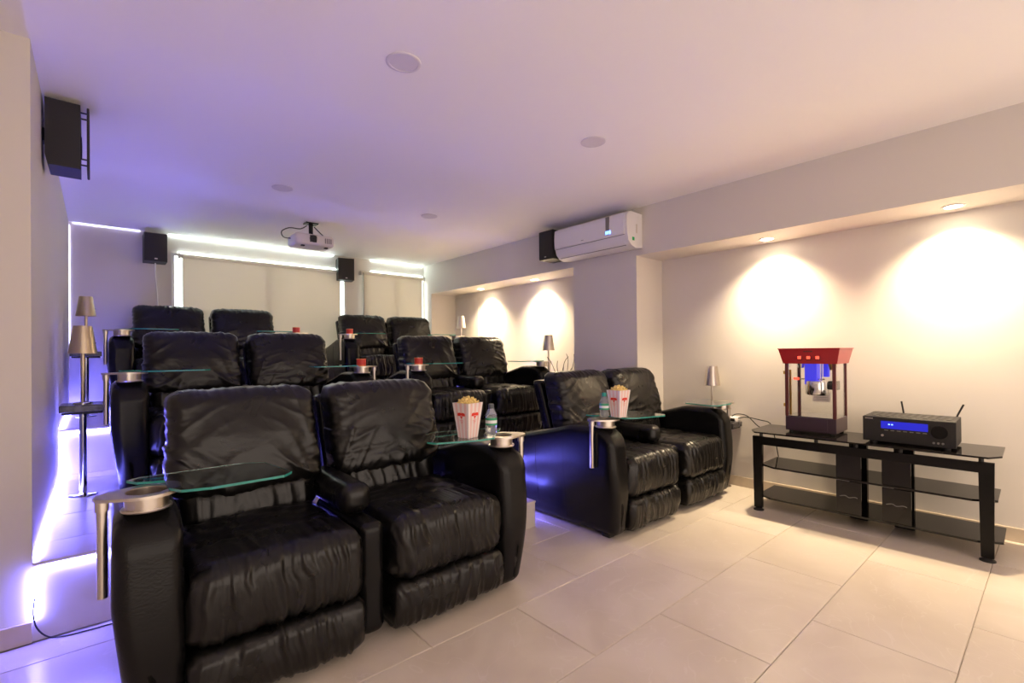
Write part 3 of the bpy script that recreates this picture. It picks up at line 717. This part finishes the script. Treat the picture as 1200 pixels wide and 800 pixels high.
MB().box(-hx+.03, -hx+.042, hy-.03, hy-.018, .118, .44).build('inner_post', M['brass'], t)

# ------------------------------------------------------------------ AV receiver
t = thing('av_receiver', (3.80, .612, .5665), math.radians(1.3), 'black home cinema receiver with blue display and two antennas', 'receiver')
hy, d0, d1, h = .217, -.15, .15, .165
for x in (d0+.04, d1-.04):
    for y in (-.17, .17): MB().cyl(.02, 0, .014, x, y).build('foot', M['blackplastic'], t)
MB().box(d0+.012, d1, -hy+.003, hy-.003, .014, h, c=.003).build('case', M['speaker'], t)
fp = MB().box(d0, d0+.014, -hy, hy, .012, h-.002, c=.003).build('front_panel', M['blackplastic'], t)
MB().box(d0-.002, d0+.004, -.095, .125, .095, .140, c=.001).build('display', M['bluelit'], t)
for y in (.07, .085): MB().box(d0-.0032, d0-.001, y-.004, y+.004, .118, .124).build('display_digit', M['bluedigit'], t)
MB().lathe([(.036, d0-.014), (.037, d0)], 0, -.145, .098, 28, axis='x').build('volume_knob', M['blackmetal'], t, True)
MB().lathe([(.007, d0-.006), (.007, d0)], 0, .118, .052, 14, axis='x').build('power_button', M['chrome'], t, True)
for k in range(7): MB().box(d0-.003, d0+.002, -.09+.03*k, -.072+.03*k, .083, .087).build('button', M['grey'], t)
for k in range(3): MB().lathe([(.006, d0-.004), (.006, d0)], 0, -.12-.02*k, .035, 10, axis='x').build('jack', M['grey'], t, True)
MB().box(d0-.001, d0+.002, .165, .205, .148, .154).build('maker_mark', M['chrome'], t)
for i in range(11): MB().box(d0+.05, d1-.03, -.19+.035*i, -.172+.035*i, h, h+.002).build('vent_slat', M['blackplastic'], t)
for y, lean_ in ((.06, .01), (-.195, -.03)): MB().tube([(d1-.01, y, h-.02), (d1+.006, y, h), (d1+.004, y+lean_, h+.075)], .005, 8).build('antenna', M['blackplastic'], t, True)

# ------------------------------------------------------------------ small things by the niche wall
t = thing('power_adapter', (4.045, 1.812, .5485), 0, 'white power adapter with black leads on the pedestal table', 'adapter')
MB().box(-.045, .045, -.035, .035, 0, .042, c=.006).build('case', M['white'], t, True)
MB().box(-.048, -.042, -.025, .025, .008, .032).build('socket_face', M['blackplastic'], t)
MB().tube([(0, -.03, .03), (.01, -.10, .045), (.03, -.20, .03), (.04, -.27, .01), (.04, -.30, -.08), (.04, -.33, -.25)], .004, 8).tube([(0, .02, .042), (.01, -.02, .065), (.02, -.10, .055), (.03, -.18, -.02), (.045, -.26, -.06)], .004, 8).build('lead', M['cable'], t, True)

# dark twigs in a floor vase behind the floor loveseat
t = thing('twig_vase', (3.34, 3.10, P1), 0, 'dark bare twigs in a slim vase on the middle tier', 'twigs')
MB().lathe([(.0001, 0), (.05, 0), (.06, .05), (.055, .25), (.035, .38), (.03, .42), (.026, .42), (.03, .38), (.0001, .3)], n=24, cap=False).build('vase', M['ceramic'], t, True)
rnd = random.Random(5)
for k in range(7):
    a = rnd.uniform(0, 6.28); s_ = rnd.uniform(.05, .13); hgt = rnd.uniform(.66, .82)
    MB().tube([(0, 0, .36), (s_*.3*math.cos(a), s_*.3*math.sin(a), .5), (s_*math.cos(a), s_*math.sin(a), hgt-.08), (s_*1.3*math.cos(a+.3), s_*1.3*math.sin(a+.3), hgt)], .003, 6).build('twig', M['twig'], t, True)

# loose black lead at the foot of the lower riser
tag(MB().tube([(-.192, 2.715, .18), (-.196, 2.712, .12), (-.185, 2.708, .06), (-.15, 2.70, .015), (-.10, 2.69, .005), (-.02, 2.68, .005), (.06, 2.675, .005), (.14, 2.66, .005)], .003, 6).build('loose_lead', M['cable'], smooth=True), 'thin black lead trailing on the floor by the lower riser', 'cable')
